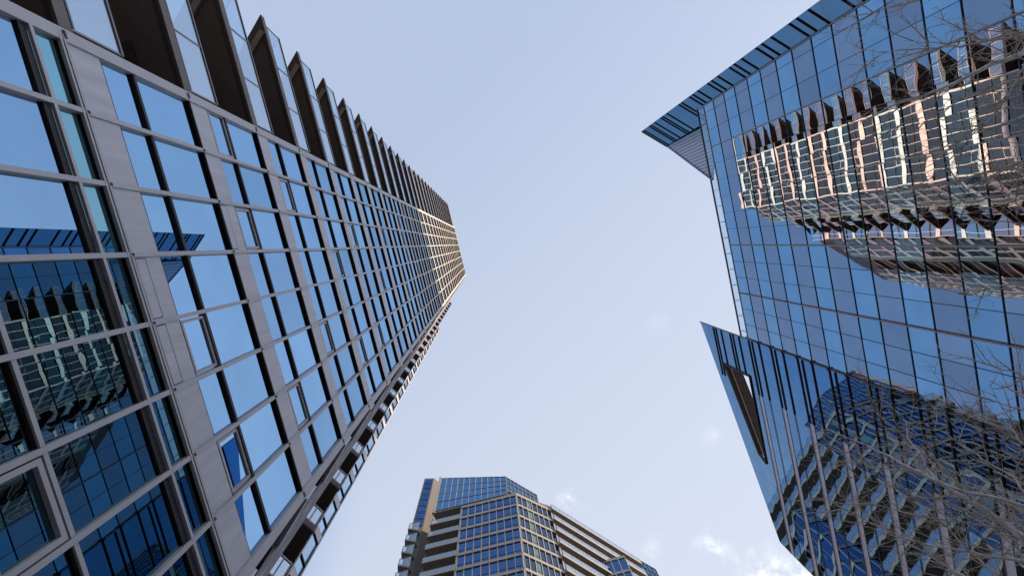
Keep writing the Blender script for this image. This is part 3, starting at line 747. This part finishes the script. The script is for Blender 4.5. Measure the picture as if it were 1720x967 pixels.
A = Vector((23.4, 54.6, 0)); B_ = Vector((30.2, 58.6, 0)); crown(A, B_, CT+.8, 86.2, 85.8, 8, 'dark_frame', 'c_crown', 3)
# the slim wing on the left: glazed end, bare side wall, small stepped balconies
w0, w1_, w2_ = Vector((-13.1, 48.0, 0)), Vector((-11.15, 48.0, 0)), Vector((-8.0, 50.9, 0))
b = MB(CO); b.prism([xy(w0), xy(w1_), xy(w2_), (-9.5, 60), (-13.1, 60)], -1.6, 101.3, 'tan_wall'); b.build('wing_wall', apt)
for k in range(0, 9):
    z1 = 100.8-k*2.2
    b = MB(CO)
    for x0, x1 in ((-12.78, -12.1), (-12.02, -11.32)):
        b.box(x0, x1, 47.93, 47.99, z1-1.65, z1-.1, 'c_glass'); b.box(x0, x1, 47.93, 47.99, z1-2.1, z1-1.78, 'c_glass')
    b.box(-12.8, -11.3, 47.90, 47.925, z1-1.78, z1-1.65, 'black')
    if k < 8: b.build('wing_window', apt)
for k in range(0, 14):
    z = 80.9-k*CS; b = MB(CO)
    b.prism([(-13.3, 46.8), (-11.6, 47.2), (-11.3, 47.95), (-13.3, 47.95)], z-.25, z+.12, 'beige', under='tan_wall')
    s = b.build('wing_balcony', apt); gl = MB(CO)
    gl.slab([(-13.25, 46.85, z+.12), (-11.65, 47.2, z+.12), (-11.65, 47.2, z+2.6), (-13.25, 46.85, z+1.3)], .02, 'screen_glass', (0, -1, 0))
    gl.slab([(-13.25, 46.85, z+.12), (-13.25, 47.9, z+.12), (-13.25, 47.9, z+2.6), (-13.25, 46.85, z+1.3)], .02, 'screen_glass', (-1, 0, 0))
    gl.build('glass_screen', s); r = MB(CO)
    r.bar((-13.25, 46.8, z+1.3), (-11.65, 47.15, z+2.6), .06, .06, 'rail'); r.bar((-12.5, 47.0, z+.12), (-12.5, 47.0, z+1.9), .05, .05, 'rail'); r.bar((-13.25, 46.8, z+.12), (-13.25, 46.8, z+1.3), .06, .06, 'rail')
    r.build('railing', s)

# ================================================================ unseen tower added behind the office to shade the street and lower storeys
BX = 80.0
loc = loc2w(BX, -14, TA)
back = empty('added_shade_tower', (loc.x, loc.y, 0), -TA, 'unseen tower added behind the mirror glass office building to cast shade', 'tower')
HB = 47.3+(BX+5.5)/math.cos(.1)*math.tan(SUN_EL)
b = MB((BX, -14)); b.box(BX+.3, BX+24, -20, 2, -1.6, HB-.5, 'black'); b.build('wall', back)
for k in range(0, 34):
    z = HB-k*3.6
    if z < 0: break
    b = MB((BX, -14)); b.box(BX, BX+24.3, -20.3, 2.3, z-1.1, z, 'concrete'); 
    b.build('floor_band', back)

# ================================================================ street trees
def pix(x, y, h): r = ray(x, y); return Vector((r.x*h, r.y*h, h))
def curve(pts, n):
    res = []
    for k in range(len(pts)-1):
        p0 = pts[max(k-1, 0)]; p1 = pts[k]; p2 = pts[k+1]; p3 = pts[min(k+2, len(pts)-1)]
        for j in range(n):
            t = j/n; res.append(.5*((2*p1)+(p2-p0)*t+(2*p0-5*p1+4*p2-p3)*t*t+(3*p1-p0-3*p2+p3)*t**3))
    res.append(pts[-1]); return res
def rnd(): return Vector((random.gauss(0, 1), random.gauss(0, 1), random.gauss(0, 1))).normalized()
def twig(b, p, d, ln, r, lvl, m):
    pts = [p]; n = 5; q = p.copy(); dd = d.copy()
    for k in range(n):
        dd = (dd+rnd()*.16+Vector((0, 0, .05))).normalized(); q = q+dd*ln/n; pts.append(q.copy())
    b.tube(pts, [r*(1-.75*k/n) for k in range(n+1)], m, 5 if r > .006 else 4)
    if lvl > 0:
        for k in range(1, n+1):
            if random.random() < .62:
                a = (pts[k]-pts[k-1]).normalized(); s_ = (a+rnd()*.8).normalized()
                twig(b, pts[k], s_, ln*random.uniform(.25, .5), r*.55, lvl-1, m)
def make_tree(name, label, base, fork, limbs, seed, density=1.0):
    random.seed(seed)
    t = empty(name, (base[0], base[1], 0), 0, label, 'tree', 'bare street trees')
    O = (base[0], base[1])
    b = MB(O); F = Vector((*fork, 2.6)); B0 = Vector((*base, -1.6))
    b.tube(curve([B0, B0.lerp(F, .4)+Vector((.05, .03, 0)), F], 6), [.17-.07*k/12 for k in range(13)], 'bark', 14); b.build('trunk', t)
    for pts, r0, pale, dens in limbs:
        b = MB(O)
        hs = pts[0][2]
        P = [pix(x, y, h) for x, y, h in pts]
        st = F.lerp(P[0], .5)+Vector((0.15, 0, -.2))
        path = [F+Vector((0, 0, -.15)), st]+P
        cv = curve(path, 5); n = len(cv)-1
        cv = [q+rnd()*.012*(1 if 0 < k < n else 0) for k, q in enumerate(cv)]
        rad = [max(r0*1.55*(1.25-1.1*k/n), r0*.28) for k in range(n+1)]
        b.tube(cv, rad, 'pale_bark' if pale else 'bark', 8)
        limb = b.build('limb', t)
        tw = MB(O)
        for k in range(8, n+1):
            for rep in range(2):
                if random.random() < .48*dens*density:
                    a = (cv[k]-cv[k-1]).normalized(); ang = random.uniform(.5, 1.1)
                    s_ = (a*math.cos(ang)+(rnd().cross(a)).normalized()*math.sin(ang)).normalized()
                    twig(tw, cv[k], s_, random.uniform(.25, .85), random.uniform(.0055, .0095), 2, 'bark')
            if random.random() < .4: tube_knob = (lambda *a: None); tube_knob([cv[k]-(cv[k]-cv[k-1])*.3, cv[k]+(cv[k]-cv[k-1])*.05], [rad[k]*1.5]*2, 'bark', 6)
        if tw.v: tw.build('twigs', limb)
    return t
def Lm(px, h0, h1, r, pale=False, dens=1.0):
    n = len(px)-1; return ([(x, y, h0+(h1-h0)*k/n) for k, (x, y) in enumerate(px)], r, pale, dens)
south = [
 Lm([(1760, 922), (1697, 884), (1620, 835), (1560, 800), (1520, 780), (1470, 755), (1395, 722)], 5.0, 7.4, .030, True, 1.3),
 Lm([(1760, 766), (1720, 744), (1665, 713), (1634, 696), (1597, 679)], 5.6, 6.6, .016),
 Lm([(1760, 700), (1720, 688), (1671, 673), (1623, 656)], 5.4, 6.3, .012, False, .35),
 Lm([(1760, 680), (1720, 663), (1676, 645), (1651, 636)], 5.6, 6.3, .010, False, .3),
 Lm([(1760, 645), (1720, 631), (1665, 613), (1619, 599)], 5.5, 6.4, .011, False, .35),
 Lm([(1760, 946), (1720, 941), (1630, 927), (1538, 908), (1478, 884), (1386, 835)], 4.8, 6.6, .016, True, 1.2),
 Lm([(1760, 898), (1720, 892), (1640, 880), (1560, 868), (1459, 845)], 5.0, 6.4, .011, False, 1.2),
 Lm([(1760, 878), (1720, 860), (1650, 825), (1600, 806), (1560, 771), (1522, 735), (1459, 684)], 5.2, 7.4, .014, False, 1.2),
 Lm([(1720, 850), (1620, 826), (1569, 800), (1546, 763), (1526, 735), (1520, 706)], 5.2, 6.9, .013, True, .5),
 Lm([(1760, 790), (1720, 746), (1700, 720), (1686, 698), (1684, 684)], 5.3, 6.1, .012, True, .4),
 Lm([(1740, 1010), (1678, 967), (1637, 931), (1590, 886), (1540, 840), (1480, 790), (1430, 760)], 5.0, 7.2, .012, False, 1.0),
 Lm([(1700, 1010), (1620, 967), (1586, 948), (1540, 920), (1500, 897), (1440, 868)], 4.9, 6.7, .013, True, .9),
 Lm([(1760, 850), (1700, 800), (1650, 770), (1600, 735), (1555, 712)], 5.2, 6.9, .012, False, 1.1),
 Lm([(1760, 960), (1700, 905), (1640, 866), (1580, 838), (1500, 815), (1420, 800)], 5.1, 7.1, .010, False, 1.2),
]
north = [
 Lm([(1765, 72), (1720, 89), (1665, 109), (1611, 136), (1560, 158), (1500, 178), (1445, 205)], 5.4, 7.4, .024, True, .8),
 Lm([(1765, 45), (1720, 54), (1645, 68), (1572, 73), (1516, 69)], 5.3, 6.6, .012, False, .7),
 Lm([(1765, 48), (1720, 58), (1624, 76), (1572, 80), (1500, 86), (1455, 104)], 5.2, 7.0, .012, False, .8),
 Lm([(1640, -40), (1590, -20), (1537, 0), (1490, 13), (1437, 28)], 5.4, 6.8, .012, False, .6),
 Lm([(1765, 118), (1720, 130), (1645, 155), (1579, 186), (1500, 215)], 5.1, 6.6, .012, False, .8),
 Lm([(1765, 262), (1720, 275), (1676, 283), (1614, 302), (1537, 318), (1480, 322)], 5.2, 6.8, .014, False, .7),
 Lm([(1765, 318), (1720, 322), (1661, 331), (1589, 339), (1500, 337)], 5.2, 6.6, .010, False, .6),
 Lm([(1765, 250), (1680, 283), (1634, 263), (1587, 258), (1550, 270)], 5.3, 6.4, .008, False, .6),
 Lm([(1765, 462), (1720, 473), (1644, 487), (1610, 493)], 5.0, 5.8, .010, False, .25),
 Lm([(1765, 160), (1720, 195), (1670, 215), (1610, 235), (1560, 262)], 5.1, 6.3, .011, True, .8),
 Lm([(1765, 90), (1700, 150), (1665, 200), (1625, 235), (1590, 290)], 5.2, 6.0, .009, True, .8),
 Lm([(1765, 370), (1720, 350), (1680, 320), (1650, 300)], 5.0, 5.8, .010, False, .8),
]
make_tree('bare_tree', 'leafless tree with pale thick branches before the slanted blade wall', (8.6, 4.3), (7.6, 3.7), south, 11)
make_tree('bare_tree', 'leafless tree with thin branches before the upper part of the blue glass building', (8.2, -2.9), (7.3, -2.4), north, 23)
for x, y in ((8.6, 4.3), (8.2, -2.9)):
    b = MB(); b.prism([(x-.7, y-.7), (x+.7, y-.7), (x+.7, y+.7), (x-.7, y+.7)], -1.6, -1.455, 'soil'); structure(b.build('tree_pit_soil'))
